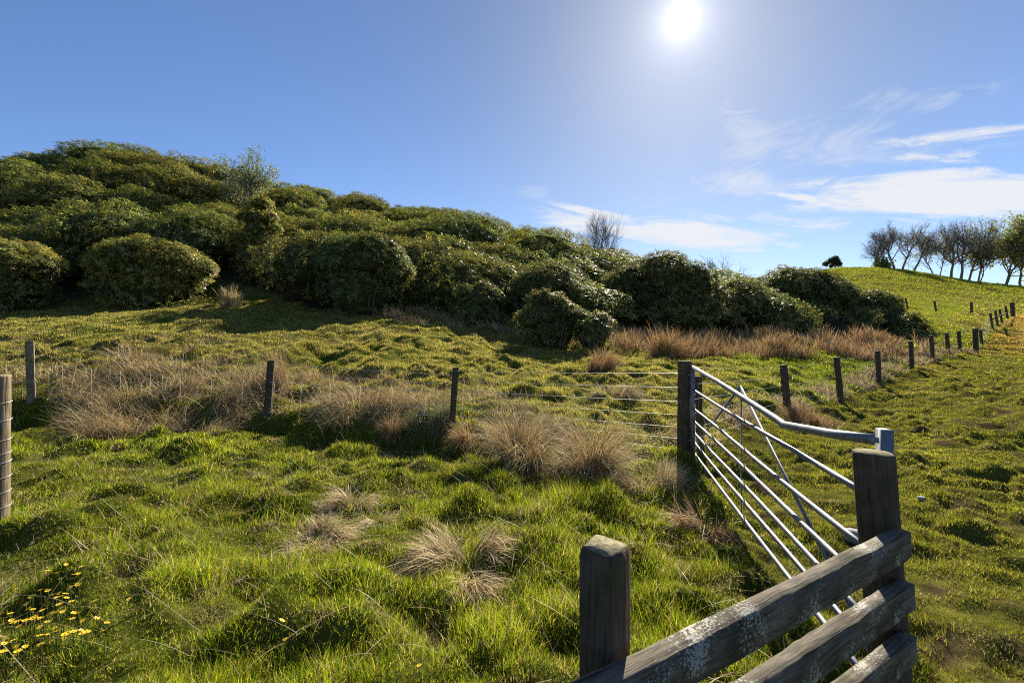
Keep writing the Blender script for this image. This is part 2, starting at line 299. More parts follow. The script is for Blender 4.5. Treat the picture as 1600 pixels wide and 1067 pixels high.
for r0,r1,de in BANDS:
    x,y=scatter(r0,r1,de); r=np.hypot(x,y)
    past=right_d(x,y)>0; beh=(front_d(x,y)>0)&~past; lawn=~past&~beh
    k0=~thicket(x,y,.6)
    n1=fbm(x/.55,y/.55,3); n2=fbm(x/1.9+40,y/1.9,3); n3=noise(x/.25,y/.25)
    mm=mud(x,y)
    for zone,msk,G in ((0,lawn,lawnG),(1,beh,slopeG),(2,past,pastG)):
        k=msk&k0
        if zone==2: k&=rng.random(len(x))>mm*1.1
        if not k.any(): continue
        xx,yy,rr_=x[k],y[k],r[k]; n=len(xx); a1,a2,a3=n1[k],n2[k],n3[k]
        z=H(xx,yy)-.01; P=np.stack([xx,yy,z],1)
        wt=np.ones(n)
        if zone==0:
            h=.035+.085*np.clip(a1*.9+.4+.4*a3,0,1.7)*rng.uniform(.4,1.25,n)
            h*=1+.7*np.exp(-((xx-.35)/1.0)**2-((yy-4.2)/1.5)**2)
            straw=np.clip(fbm(xx/.5+90,yy/.45,4)*1.4-.30,0,.85)
            col=pal(n,GREEN,[28,24,22,12,9,4])
            col=col*(1.0+.48*np.clip(a2,-1,1)+.28*np.clip(a1,-1,1))[:,None]*np.array([1,1,.8])
            ks=rng.random(n)<straw; col[ks]=pal(ks.sum(),[(.44,.35,.19),(.30,.21,.11),(.34,.28,.10),(.17,.11,.055)],[3,3,2,1]); h[ks]*=.7
        elif zone==1:
            moist=sst(4,9,xx)
            h=(.035+.15*np.clip(a1*.9+.25+.4*a3,0,1.4)*rng.uniform(.4,1.25,n))*(1-.3*(1-moist))
            colA=pal(n,[(.30,.275,.03),(.40,.345,.065),(.18,.185,.018),(.54,.43,.19),(.21,.14,.07)],[24,22,20,16,7])
            colB=pal(n,[(.20,.26,.012),(.13,.18,.010),(.28,.30,.02),(.36,.28,.10)],[30,25,20,8])
            col=np.where((rng.random(n)<moist*.9+.1)[:,None],colB,colA)
        else:
            far=sst(26,44,rr_)
            h=(.025+.05*np.clip(a1*.6+.35,0,1.3)*rng.uniform(.5,1.2,n))*(1+far*1.2)
            colA=pal(n,[(.20,.22,.012),(.12,.145,.010),(.28,.26,.022),(.30,.22,.08),(.13,.085,.04)],[26,22,18,8,6])
            colB=pal(n,[(.40,.27,.05),(.50,.33,.075),(.28,.21,.03),(.28,.16,.06)],[24,18,16,8],.15)
            pb=np.clip(fbm(xx/.7+50,yy/.45+9,4)*1.2-.18,0,.8); kb=rng.random(n)<pb*(1-far*.5); colA[kb]=pal(kb.sum(),[(.30,.23,.10),(.20,.14,.07),(.12,.08,.045),(.38,.31,.15)],[3,3,2,2]); h[kb]*=.7
            colA=colA*(1+.35*np.clip(fbm(xx/.4,yy/.3,3),-1,1))[:,None]
            far2=np.clip(far+.35*fbm(xx/4,yy/4,3)*sst(12,20,rr_),0,1)
            col=np.where((rng.random(n)<far2)[:,None],colB,colA)*(1+.3*np.clip(a2,-1,1))[:,None]
        w=np.maximum(.0036,rr_*.00115)*rng.uniform(.7,1.4,n)
        h=np.maximum(h,rr_*.0022)
        az=rng.uniform(0,2*np.pi,n)
        ln_=np.abs(rng.normal(.28,.25,n)); cu=np.abs(rng.normal(.5,.5,n))
        G.add(*[*blades(P,h,w,az,ln_,cu,np.clip(col,.01,.8),2 if r0<9 else 1,roll=rng.uniform(0,np.pi,n))])
# long dead stems lying loose in the turf
n=2600; x,y=scatter(2,9,1); 
x=rng.uniform(-6,3,n); y=rng.uniform(2,7,n); k=right_d(x,y)<-.1; x,y=x[k],y[k]; n=len(x)
lawnG.add(*blades(np.stack([x,y,H(x,y)+.03],1),rng.uniform(.12,.4,n),.004,rng.uniform(0,6.28,n),rng.uniform(.7,1.4,n),rng.uniform(0,.8,n),pal(n,[(.45,.38,.24),(.3,.24,.14)],[3,2]),4))
for G,nm,lb in ((lawnG,'meadow_grass','lush green meadow grass in front of the wire fence'),(slopeG,'rough_grass','pale rough grass on the slope behind the wire fence'),(pastG,'pasture_grass','short grazed pasture grass right of the gate')):
    tag(G.build(nm,[M_GRASS]),lb,'grass',kind='stuff')

# dead grass and rushes that read as one mass
TAN=[(.44,.33,.15),(.60,.48,.26),(.26,.18,.085),(.12,.075,.04),(.40,.26,.11)]
def deadblades(x,y,h,wpal,k=4,lean=(.5,.35),curl=(1.5,.7),azm=None,cols=TAN,w0=.0045):
    n=len(x); P=np.stack([x,y,H(x,y)-.02],1); r=np.hypot(x,y)
    az=(7*noise(x/.75+60,y/.75)+rng.normal(0,.8,n)) if azm is None else rng.normal(azm,.9,n)
    return blades(P,h,np.maximum(w0,r*.0009)*rng.uniform(.7,1.4,n),az,np.abs(rng.normal(*lean,n)),np.abs(rng.normal(*curl,n)),np.clip(pal(n,cols,wpal,.18),.01,.8),k,roll=rng.uniform(0,np.pi,n))
G=Geo()
n=44000; x=rng.uniform(-11,2.2,n); fd=rng.uniform(.05,3.0,n)**1.0; y=np.interp(x,FX,FY)+fd
m_=noise(x/1.1+2,y/1.1)+.35-np.abs(fd-1.0)*.35+.25*((x>-9)&(x<-4.2)); k=(m_>rng.uniform(0,.8,n)); x,y=x[k],y[k]
G.add(*deadblades(x,y,rng.uniform(.2,.62,len(x))*(.6+.5*np.clip(m_[k],0,1)),[4,3,3,2,1]))
n=26000; s=rng.uniform(0,1,n); yy=6.4+s*17; xx=np.interp(yy,RY,RX)-rng.uniform(-.1,.9,n); k=(noise(xx/1.4,yy/1.4+8)+.15>rng.uniform(-.1,.6,n)); xx,yy=xx[k],yy[k]
G.add(*deadblades(xx,yy,rng.uniform(.15,.45,len(xx)),[4,5,2,2,1]))
# under the shrubs along the foot of the hill
n=20000; px=rng.uniform(600,960,n); rb=np.interp(px,THP,THB)-rng.uniform(-.6,3.2,n); t=np.arctan2(px-CX,F); x,y=rb*np.sin(t),rb*np.cos(t)
k=noise(x/1.2,y/1.2+3)+.1>rng.uniform(-.1,.5,n); G.add(*deadblades(x[k],y[k],rng.uniform(.2,.6,k.sum()),[3,3,3,2,1]))
tag(G.build('dry_grass',[M_DRY]),'tangled tan dead grass along the wire fences','dry grass',kind='stuff')
G=Geo()
n=62000; px=rng.uniform(955,1450,n); rb=np.interp(px,THP,THB)-rng.uniform(-.5,5.2,n)*np.interp(px,[955,1100,1450],[.8,1,1.15]); t=np.arctan2(px-CX,F); x,y=rb*np.sin(t),rb*np.cos(t)
k=(noise(x/1.7+9,y/1.7+3)+.25>rng.uniform(-.1,.65,n))&(right_d(x,y)<-.1); x,y=x[k],y[k]
G.add(*deadblades(x,y,rng.uniform(.15,.75,len(x))*np.clip(.75+.9*noise(x/1.1+70,y/1.1),.2,1.4),[4,4,3,3,2],3,(.2,.2),(.5,.5),cols=[(.40,.26,.11),(.57,.44,.24),(.28,.155,.065),(.13,.075,.04),(.40,.23,.095)]))
tag(G.build('rushes',[M_DRY]),'band of rusty brown rushes below the dark shrubs','rushes',kind='stuff')

# ------------------------------------------------------------------ single tussocks
def tussock(name,px,py,h,rad,n,label,cols=None,wts=(4,4,2,2,1),lean=(.35,.3),curl=(1.5,.6),w=.005,group=None,cat='grass tussock'):
    c=at(px,py); a=rng.uniform(0,6.283,n); q=np.sqrt(rng.random(n)); 
    x=c[0]+rad*q*np.sin(a); y=c[1]+rad*q*np.cos(a)
    P=np.stack([x,y,H(x,y)-.02],1)
    ns=int(3+rad*12); sa=rng.uniform(0,6.283,ns); sq=np.sqrt(rng.random(ns)); si_=rng.integers(0,ns,n)
    x=c[0]+rad*sq[si_]*np.sin(sa[si_])+rng.normal(0,rad*.22,n); y=c[1]+rad*sq[si_]*np.cos(sa[si_])+rng.normal(0,rad*.22,n); q=sq[si_]
    P=np.stack([x,y,H(x,y)-.02],1); saz=sa+rng.normal(0,.7,ns); sl_=rng.uniform(.5,1.5,ns); sh=rng.uniform(.65,1.1,ns)
    az=saz[si_]+rng.normal(0,.75,n); le=np.abs(rng.normal(*lean,n))*(.4+.8*q)*sl_[si_]; cu=np.abs(rng.normal(*curl,n))*1.15*sl_[si_]**.5
    hh=h*rng.uniform(.4,1.2,n)*(1.1-.25*q)*sh[si_]
    V,Q,T,C=blades(P,hh,np.maximum(w,c[1]*.0009)*rng.uniform(.7,1.3,n),az,le,cu,np.clip(pal(n,cols or TAN,wts,.18),.01,.8),5,roll=rng.uniform(0,np.pi,n))
    V[:,2]=np.maximum(V[:,2],H(V[:,0],V[:,1])+.005)
    o=mesh(name,V,Q,T,C,[M_DRY],origin=c); return tag(o,label,cat,group)
RUST=[(.38,.24,.10),(.50,.37,.19),(.28,.145,.055),(.17,.085,.04),(.42,.21,.07)]
PALE=[(.57,.46,.26),(.48,.37,.19),(.40,.29,.14),(.26,.17,.08),(.52,.42,.25)]
GT='tussocks of dead grass'
TUS=[
 (812,728,.98,.2,2300,'tall arching tan tussock on the fence line, left of the pair near the gate',TAN,dict(lean=(.2,.18),curl=(1.5,.5))),
 (915,742,.98,.22,2500,'wide drooping tan tussock on the fence line, right of the pair near the gate',TAN,dict(lean=(.22,.2),curl=(1.5,.5))),
 (860,690,.6,.22,1000,'brown tussock standing behind the gap between the two big arching tussocks',TAN,{}),
 (612,690,.42,.14,1100,'small dark brown tussock at the fence foot left of the middle post',RUST,dict(lean=(.2,.2),curl=(.9,.4))),
 (548,795,.42,.12,1200,'pale tuft drooping in the lawn beyond the flattened straw mound',PALE,dict(curl=(1.9,.4))),
 (500,845,.28,.2,2100,'flattened straw mound in the middle of the lawn',PALE,dict(lean=(.8,.3),curl=(1.4,.4))),
 (590,818,.2,.09,500,'little straw tuft just right of the flattened mound',PALE,dict(lean=(.8,.3))),
 (720,905,.42,.2,3000,'largest pale drooping tussock in the lawn, left of the square timber post',PALE,dict(curl=(1.9,.4))),
 (640,900,.2,.09,600,'small brown tuft hugging the left of the largest lawn tussock',PALE,dict(lean=(.7,.3))),
 (1010,752,.42,.3,1500,'short pinkish straw clump at the foot of the round gate post',PALE,dict(lean=(.3,.25),curl=(.9,.5))),
 (1100,830,.32,.16,800,'dark brown tuft hanging beside the bottom rail of the gate',RUST,{}),
 (565,640,.62,.6,3400,'broad tan mound of dead grass behind the fence between the two middle posts',TAN,dict(lean=(.5,.3))),
 (225,655,.75,.75,4600,'largest tan mound of bent dead grass, between the left two fence posts',TAN,dict(lean=(.5,.3),curl=(1.4,.5))),
 (330,655,.6,.5,2600,'reddish tan grass mound just left of the second fence post',TAN,dict(lean=(.5,.3))),
 (110,655,.55,.5,2200,'loose tan grass mound at the right of the leftmost fence post',TAN,dict(lean=(.5,.3))),
 (443,610,.8,.2,420,'upright orange rush clump beside the second fence post',[(.44,.29,.13),(.34,.25,.14)],dict(wts=(1,1),lean=(.12,.1),curl=(.3,.2))),
 (362,476,.95,.3,500,'upright blond tuft at the right foot of the round dark bush',PALE,dict(lean=(.12,.1),curl=(.35,.25))),
 (965,618,.4,.35,1600,'low grey straw hummock behind the fence wires near the gate post',TAN,dict(lean=(.8,.3))),
 (1262,660,.42,.4,1800,'brown tussock at the foot of the first post beyond the gate',RUST,dict(lean=(.5,.3))),
 (940,575,.75,.35,1100,'dark stemmed brown tuft in front of the low spreading bush',RUST,dict(lean=(.3,.2),curl=(.8,.4))),
 (1030,552,1.0,.8,2200,'reddish brown rush tussock right of the low spreading bush',RUST,dict(lean=(.4,.25),curl=(.9,.4))),
 (-14,985,.3,.13,1000,'pale straw heap at the left edge beside the yellow flowers',PALE,dict(lean=(.7,.3))),
 (672,655,.4,.28,1500,'grey green rush clump left of the middle fence post',[(.13,.15,.05),(.24,.22,.1),(.35,.3,.2)],dict(wts=(3,3,2),lean=(.3,.2),curl=(.7,.4))),
 (745,690,.45,.22,1100,'dark tan tuft at the right foot of the middle fence post',RUST,dict(lean=(.4,.3))),
 (490,600,.55,.4,1500,'tan grass hump behind the orange rush clump',TAN,dict(lean=(.5,.3))),
]
for px,py,h,rad,n,lb,cols,kw in TUS:
    kw=dict(kw)
    if 'wts' not in kw: kw['wts']=(4,4,2,2,1)
    tussock('grass_tussock',px,py,h,rad,n,lb,cols,group=GT,**kw)

# ------------------------------------------------------------------ rhododendrons
LEAFC=[(.135,.155,.032),(.185,.195,.042),(.09,.11,.026),(.26,.245,.075),(.16,.105,.04)]
def whorls(P,Nn,L,cols,wts,m=6):
    n=len(P)
    ax=Nn*.72+np.array([0,0,.7])+rng.normal(0,.25,(n,3)); ax/=np.linalg.norm(ax,axis=1)[:,None]
    ref=np.where(np.abs(ax[:,2:3])<.9,np.array([[0,0,1.]]),np.array([[1.,0,0]]))
    u=np.cross(ax,ref); u/=np.linalg.norm(u,axis=1)[:,None]; v=np.cross(ax,u)
    a=(np.arange(m)*2*np.pi/m)[None]+rng.uniform(0,6.28,(n,1))+rng.normal(0,.25,(n,m))
    rd=np.cos(a)[...,None]*u[:,None]+np.sin(a)[...,None]*v[:,None]
    el=rng.normal(.05,.35,(n,m))[...,None]
    d=rd*np.cos(el)+ax[:,None]*np.sin(el)
    s=np.cross(ax[:,None],rd)
    l=(L*rng.uniform(.7,1.25,(n,m)))[...,None]; w=l*.17
    b=P[:,None]+d*l*.08
    drop=np.array([0,0,-1.])*l*.10
    V=np.stack([b,b+d*l*.5+s*w+drop*.0,b+d*l+drop,b+d*l*.5-s*w],2).reshape(-1,3)
    q=(np.arange(n*m)*4)[:,None]+np.array([[0,1,2,3]])
    cw=pal(n,cols,wts,.18); c=np.repeat(cw,m,0)*(1+rng.normal(0,.12,(n*m,1)))
    return V,q,None,np.repeat(np.clip(c,.006,.6),4,0)
def sphere(c,r,nu=14,nv=9):
    a=np.arange(nu)*2*np.pi/nu; b=np.linspace(-np.pi/2,np.pi/2,nv)
    V=np.stack([np.cos(b)[:,None]*np.cos(a),np.cos(b)[:,None]*np.sin(a),np.sin(b)[:,None]*np.ones(nu)],-1)
    lump=1+.06*np.sin(7*V[...,0:1]+c[0])*np.sin(6*V[...,1:2]+c[1])
    V=(V*lump).reshape(-1,3)*np.array(r)+np.array(c)
    i=np.arange(nv-1)[:,None]; k=np.arange(nu)[None]; k2=(k+1)%nu
    return V,np.stack([i*nu+k,i*nu+k2,(i+1)*nu+k2,(i+1)*nu+k],-1).reshape(-1,4)
def foliage(G,lobes,dens,L,cols=LEAFC,wts=(30,26,22,14,5),core=.72,back=.35):
    Lb=np.array(lobes); 
    for j,(cx,cy,cz,rx,ry,rz) in enumerate(Lb):
        area=4*np.pi*(((rx*ry)**1.6+(rx*rz)**1.6+(ry*rz)**1.6)/3)**(1/1.6)
        n=max(6,int(area*dens)); d=rng.normal(0,1,(n,3)); d/=np.linalg.norm(d,axis=1)[:,None]
        f=.86+.16*rng.random(n)+.10*np.sin(5.3*d[:,0]+cx*3)*np.sin(4.7*d[:,1]+cy*2)*1.2+.06*np.sin(11*d[:,2]+9*d[:,0]+cz)
        P=np.array([cx,cy,cz])+d*np.array([rx,ry,rz])*f[:,None]
        Nn=d/np.array([rx,ry,rz]); Nn/=np.linalg.norm(Nn,axis=1)[:,None]
        k=(P[:,2]>H(P[:,0],P[:,1])+.04)
        # thin what faces away from the photograph's side of the hill
        tc=-P[:,:2]/np.linalg.norm(P[:,:2],axis=1)[:,None]; away=(Nn[:,:2]*tc).sum(1)
        k&=(away>-.35)|(Nn[:,2]>.45)|(rng.random(n)<back); k&=(Nn[:,2]>-.25)|(rng.random(n)<.3)
        near=[o for o in range(len(Lb)) if o!=j and np.linalg.norm((Lb[o,:3]-Lb[j,:3]))<max(Lb[o,3:])+max(Lb[j,3:])]
        for o in near:
            e=(((P-Lb[o,:3])/Lb[o,3:])**2).sum(1); k&=e>.80
        P,Nn=P[k],Nn[k]
        tint=rng.uniform(.78,1.25)*np.array([rng.uniform(.88,1.14),1,rng.uniform(.85,1.2)])
        if len(P): G.add(*whorls(P,Nn,L,np.array(cols)*tint,wts))
        V,q=sphere((cx,cy,cz),np.array([rx,ry,rz])*core); G.add(V,q,None,(.05,.058,.02),1)  # dark core colour stands for inner twigs plus the shade among them
def bush(name,label,px0,px1,ytop,ybase,Y,nl,dens=38,L=.17,cols=LEAFC,wts=(30,26,22,14,5),depth=.8,seed=1,tall=None,group='rhododendron bushes at the foot of the hill'):
    r2=np.random.default_rng(seed)
    W=(px1-px0)/F*Y; c=atY((px0+px1)/2,Y); ztop=EYE-(ytop-HY)/F*Y; zb=EYE-(ybase-HY)/F*Y
    zb=min(zb,c[2]); h=ztop-zb; k_=(Y+W*depth*.3)/Y; c=np.array([c[0]*k_,Y*k_,zb]); W*=(1+k_)/2*.97
    a,b_=W/2,W*depth/2
    lob=[(c[0],c[1],zb+h*.36,a*.82,b_*.82,h*.52)]
    for i in range(nl):
        t=2*np.pi*(i+r2.uniform(-.3,.3))*.618; q=math.sqrt((i+.5)/nl)*.80
        zz=zb+h*(.80*(1-(q*.98)**2)**.5*.85+.06)*r2.uniform(.85,1.05)
        s=r2.uniform(.24,.36)*min(a,h)*(1.15-.3*q)
        lob.append((c[0]+a*q*math.cos(t)*.92,c[1]+b_*q*math.sin(t)*.92,max(zz,zb+s*.6),s*1.25,s*1.15,s*.85))
    mt=max(l[2]+l[5] for l in lob); lob=[(l[0],l[1],zb+(l[2]-zb)*h/(mt-zb),l[3],l[4],l[5]) for l in lob]
    e=empty(name,(c[0],c[1],float(H(c[0:1],c[1:2])[0])),label,'bush',group)
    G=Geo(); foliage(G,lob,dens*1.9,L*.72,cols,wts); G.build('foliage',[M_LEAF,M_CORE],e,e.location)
    for i in range(5):
        G=Geo(); t=r2.uniform(0,6.28); x=c[0]+a*.35*math.cos(t); y=c[1]+b_*.35*math.sin(t)-b_*.2; z0=float(H(np.array([x]),np.array([y]))[0])-.05
        G.add(*tube([(x,y,z0),(x+.1*math.cos(t),y+.1*math.sin(t),z0+h*.2),(x+a*.25*math.cos(t),y+b_*.25*math.sin(t),z0+h*.45)],[.05,.04,.02],6))
        G.build('stem',[M_STEM],e,e.location,True)
    return e
OL=[(.25,.245,.042),(.33,.305,.055),(.16,.175,.032),(.42,.36,.10),(.24,.15,.05)]
bush('rhododendron_bush','rounded dark bush cut off by the left edge of the picture',-110,90,356,474,18.5,18,seed=2,cols=OL)
bush('rhododendron_bush','wide rounded bush alone on the grass slope, second from the left edge',132,338,357,474,20,22,seed=3,cols=OL)
bush('rhododendron_bush','tall dome shaped dark bush with shaggy right side at the centre left',478,650,352,500,19,22,seed=4)
bush('rhododendron_bush','small shrub with pale stems between the tall dome and the low spreading bush',703,795,434,505,18.5,9,seed=5)
bush('rhododendron_bush','low spreading bush nearest the gate, sloping down to the right',798,925,449,552,15,14,seed=6,dens=46)
bush('rhododendron_bush','low bright leaved skirt on the right of the low spreading bush',885,968,482,548,14.6,9,seed=16,dens=46)
bush('rhododendron_bush','domed bush behind and above the low spreading bush',775,928,402,490,19.5,14,seed=7)
bush('rhododendron_bush','long dark bush with a steep shaded face, left of the two beyond the rusty rushes',930,1130,383,520,22,22,seed=8,dens=30,L=.19)
bush('rhododendron_bush','pale topped bush sloping down to a rounded nose above the rusty rushes',1060,1232,430,518,22.5,18,seed=9,dens=30,L=.19)
bush('rhododendron_bush','big dark dome at the right end of the thicket near the hill pasture',1165,1345,408,522,27.5,22,seed=10,dens=26,L=.22)
bush('rhododendron_bush','dark rounded bush furthest right in the thicket',1310,1408,448,522,28,14,seed=11,dens=26,L=.22)
bush('rhododendron_bush','low pale leaved bush trailing onto the pasture at the right end of the thicket',1338,1436,480,526,26.5,10,seed=12,dens=30,L=.2,cols=[(.13,.16,.05),(.17,.19,.07),(.08,.1,.03)],wts=(3,3,2))
bush('rhododendron_bush','tall light leaved bush below the young birch',362,442,285,470,25.5,16,seed=13,dens=30,L=.19,cols=OL)
# hillside thicket, one mass
lob=[]; r2=np.random.default_rng(21)
for gx in np.arange(-80,50,2.9):
    for gy in np.arange(14,66,2.9):
        x=gx+r2.uniform(-1.1,1.1); y=gy+r2.uniform(-1.1,1.1)
        if not thicket(np.array([x]),np.array([y]),1.0)[0] or abs(math.atan2(x,y))>R(60): continue
        p=pxof(np.array([x]),np.array([y]))[0]; r=math.hypot(x,y); dd=r-np.interp(p,THP,THB); edge=min(1,dd/4)
        rt=min(1,max(.42,(1426-p)/300)); lf=float(1-sst(430,620,p))
        big=r2.random()**1.5
        hh=(1.5+1.5*big+.7*noise(x/6,y/6))*(.75+.25*edge)*rt+lf*1.5*(dd<3.5); s=(1.5+1.3*big)*max(.6,rt)
        z=float(H(np.array([x]),np.array([y]))[0]); lob.append((x,y,z+hh-s*.72,s*1.25,s*1.15,s*.74))
        if dd<4 and p>520: lob.append((x+r2.uniform(-.5,.5),y+r2.uniform(-.3,.5),z+.55,s*.95,s*.9,.9))
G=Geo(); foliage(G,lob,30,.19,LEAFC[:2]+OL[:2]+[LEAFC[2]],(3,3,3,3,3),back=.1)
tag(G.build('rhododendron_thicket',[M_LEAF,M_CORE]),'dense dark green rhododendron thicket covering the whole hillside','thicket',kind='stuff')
# ------------------------------------------------------------------ trees
def grow(G,GT_,p,d,l,r,lev,maxlev,r2,wind,leaf=None,up=.1,tips=None,spread=.55):
    n=5 if lev==0 else (4 if lev<2 else 3); pts=[p]; q=p.copy(); dd=d.copy()
    for i in range(n):
        dd=dd+r2.normal(0,.10 if lev<2 else .16,3)+np.array([wind[0],wind[1],up])*(.12 if lev else .05); dd/=np.linalg.norm(dd); q=q+dd*l/n; pts.append(q.copy())
    rad=np.maximum(np.linspace(r,r*(.55 if lev<maxlev else .4),n+1),.013 if maxlev>3 and r>.015 else .004)
    (G if lev<2 else GT_).add(*tube(pts,rad,7 if lev<2 else 3,cap=False))
    if lev>=maxlev-1 and tips is not None: tips.append((pts[-1],dd)); tips.append((pts[-2],dd))
    if lev>=maxlev: return
    nb=[6,6,6,5,4][lev]
    for i in range(nb):
        f=r2.uniform(.22 if lev else .3,1) if i else 1; j=min(n-1,int(f*n)); b=pts[j]+(pts[j+1]-pts[j])*(f*n-j)
        a=r2.normal(0,1,3); a-=dd*a.dot(dd); a/=np.linalg.norm(a)+1e-9
        ang=r2.uniform(.6,1.35)*spread*1.25 if i else .15
        nd=dd*math.cos(ang)+a*math.sin(ang)
        grow(G,GT_,b,nd,l*r2.uniform(.52,.78)*(1.2-.35*f),r*r2.uniform(.4,.58),lev+1,maxlev,r2,wind,leaf,up,tips,spread)
def leaves(G,tips,n,size,spread,cols,wts,r2):
    tp=np.array([t[0] for t in tips]); k=r2.integers(0,len(tp),n); P=tp[k]+r2.normal(0,spread,(n,3))
    a=r2.normal(0,1,(n,3)); a/=np.linalg.norm(a,axis=1)[:,None]; b=np.cross(a,r2.normal(0,1,(n,3))); b/=np.linalg.norm(b,axis=1)[:,None]
    s=(size*r2.uniform(.6,1.3,n))[:,None]
    V=np.stack([P-a*s,P+b*s*.5,P+a*s,P-b*s*.5],1).reshape(-1,3)
    G.add(V,(np.arange(n)*4)[:,None]+np.array([[0,1,2,3]]),None,np.repeat(np.clip(pal(n,cols,wts,.15),.01,.8),4,0))
def tree(name,label,px,py,Y,top,stems,seed,cat='tree',group=None,maxlev=4,rad=.3,leaf=None,wind=(.1,0),spread=.62,lift=0):
    r2=np.random.default_rng(seed); c=atY(px,Y); ht=(EYE-(top-HY)/F*Y)-c[2]; c[2]-=.1
    e=empty(name,c,label,cat,group); GTw=Geo(); tips=[]
    for i,(dx,lean,hs) in enumerate(stems):
        G=Geo(); p=np.array([c[0]+dx,c[1]+r2.uniform(-.5,.5),c[2]]); d=np.array([lean,r2.uniform(-.15,.15),1.]); d/=np.linalg.norm(d)
        grow(G,GTw,p,d,ht*hs*.55,rad*.75*hs**.5,0,maxlev,r2,wind,None,.8,tips,spread)
        G.build('trunk',[M_BARK],e,e.location,True)
    # scale so the crown reaches the height seen
    zmax=np.percentile(np.concatenate([v[:,2] for v in GTw.V]),98.0); s=(ht+.1)/(zmax-c[2])
    o=GTw.build('crown',[M_TWIG],e,e.location)
    if leaf:
        G=Geo(); n,size,sp,cols,wts=leaf; leaves(G,tips,n,size,sp,cols,wts,r2); G.build('foliage',[M_TLEAF],e,e.location)
    e.scale=(1,1,s); return e
YG=[(.22,.24,.04),(.3,.29,.06),(.15,.18,.03)]; GB='beech trees on the hill crest'
tree('beech_tree','broad bare beech with a rounded crown, leftmost of the row on the hill',1402,426,94,357,[(-4.2,-.3,.75),(-2.0,-.16,.95),(-.6,-.05,1),(1.2,.06,1),(3.2,.16,.92)],31,group=GB,rad=.3,spread=.62,wind=(.05,0))
tree('beech_tree','slender young beech with pale green tips between the two biggest bare beeches',1462,438,93,366,[(-.7,-.05,1),(1.0,.12,.9)],32,group=GB,rad=.17,leaf=(900,.22,.4,YG,(3,3,2)),wind=(.1,0))
tree('beech_tree','tall dark bare beech with twin trunks in the middle of the row',1492,444,92,348,[(-.7,-.1,1),(.9,.06,1)],33,group=GB,rad=.36,wind=(.05,0))
tree('beech_tree','beech trunk leaning right beside the twin trunked beech',1508,447,91,345,[(0,.22,1)],34,group=GB,rad=.3,wind=(.2,0))
tree('beech_tree','straight single beech with yellow green leaves, left of the leafy one at the edge',1527,450,91,352,[(0,.02,1),(.5,.35,.6)],35,group=GB,rad=.24,leaf=(1500,.24,.5,YG,(3,3,2)),wind=(.10,0))
tree('beech_tree','leafy yellow green beech with a leaning trunk near the right edge',1567,454,90,360,[(0,.35,1),(.6,.15,.9)],36,group=GB,rad=.28,leaf=(5200,.26,.6,YG,(3,3,2)),wind=(.10,0))
tree('beech_tree','leafy beech at the very right edge of the picture',1597,454,89,346,[(0,.05,1),(1,.2,.9)],37,group=GB,rad=.3,leaf=(5200,.26,.6,YG,(3,3,2)),wind=(.10,0))
def smallbush(name,label,px,py,Y,top,n,seed,cat='shrub',leaf=None,l=1.0,maxlev=3,rad=.04,mat=M_TWIG,base=None,W=None):
    r2=np.random.default_rng(seed); c=atY(px,Y)
    if base is not None: c[2]=base
    ht=(EYE-(top-HY)/F*Y)-c[2]; e=empty(name,c,label,cat); G0=Geo(); G1=Geo(); tips=[]
    for i in range(n):
        d=np.array([r2.normal(0,.45),r2.normal(0,.4),1]); d/=np.linalg.norm(d)
        grow(G0,G1,c+np.array([r2.normal(0,.15),r2.normal(0,.15),-.1]),d,ht*.42,rad,1,maxlev,r2,(0,0),None,.3,tips,.5)
    zm=np.percentile(np.concatenate([v[:,2] for v in G1.V]),99.5); s=ht/(zm-c[2])
    G0.build('stem',[mat],e,e.location,True); G1.build('twigs',[mat],e,e.location)
    if leaf: G=Geo(); leaves(G,tips,*leaf,r2); G.build('foliage',[M_TLEAF],e,e.location)
    e.scale=(s if W is None else W,s if W is None else W,s)
smallbush('bare_shrub','leafless twiggy shrub standing above the thicket skyline at the centre',941,372,39.5,334,9,41,maxlev=4,rad=.05,W=.72)
smallbush('birch_sapling','young birch with fresh pale leaves rising above the left thicket',398,290,41,246,4,42,cat='tree',leaf=(4200,.085,.16,[(.17,.21,.08),(.24,.28,.12)],(1,1)),maxlev=4,rad=.06,W=.9)
smallbush('twiggy_shrub','thin twiggy shrub on the thicket skyline right of centre',1122,404,38,399,6,43,maxlev=3,rad=.03)
smallbush('green_shrub','low green shrub at the foot of the leftmost beech',1378,424,93,414,6,44,leaf=(1500,.2,.5,[(.12,.17,.03),(.16,.19,.04)],(1,1)),maxlev=3,rad=.06,W=1.2)
# scots pine
c=atY(1302,110); c[2]=EYE-(423-HY)/F*110; e=empty('pine_tree',c,'small dark pine with a flat topped crown on the hill beyond the thicket','tree')
r2=np.random.default_rng(5); G=Geo(); G2=Geo()
G.add(*tube([c+np.array([.4,0,-.6]),c+np.array([.5,0,1.2]),c+np.array([.1,0,2.4])],[.18,.14,.08],6)); G.add(*tube([c+np.array([.5,0,.8]),c+np.array([-1.2,0,1.8])],[.1,.05],5)); G.add(*tube([c+np.array([.5,0,1.1]),c+np.array([1.6,.2,1.9])],[.1,.05],5))
G.build('trunk',[M_BARK],e,e.location,True)
for ox,oz,s in [(-1.6,1.7,.65),(-.7,2.4,.8),(.3,2.75,.8),(1.2,2.3,.8),(1.8,1.6,.6),(.4,1.8,.7),(-.2,1.2,.4)]:
    tp=[(c+np.array([ox,r2.uniform(-.5,.5),oz]),0)]
    leaves(G2,tp,420,.2,s*.42,[(.03,.05,.022),(.045,.065,.028)],(1,1),r2)
G2.build('crown',[M_LEAF],e,e.location)

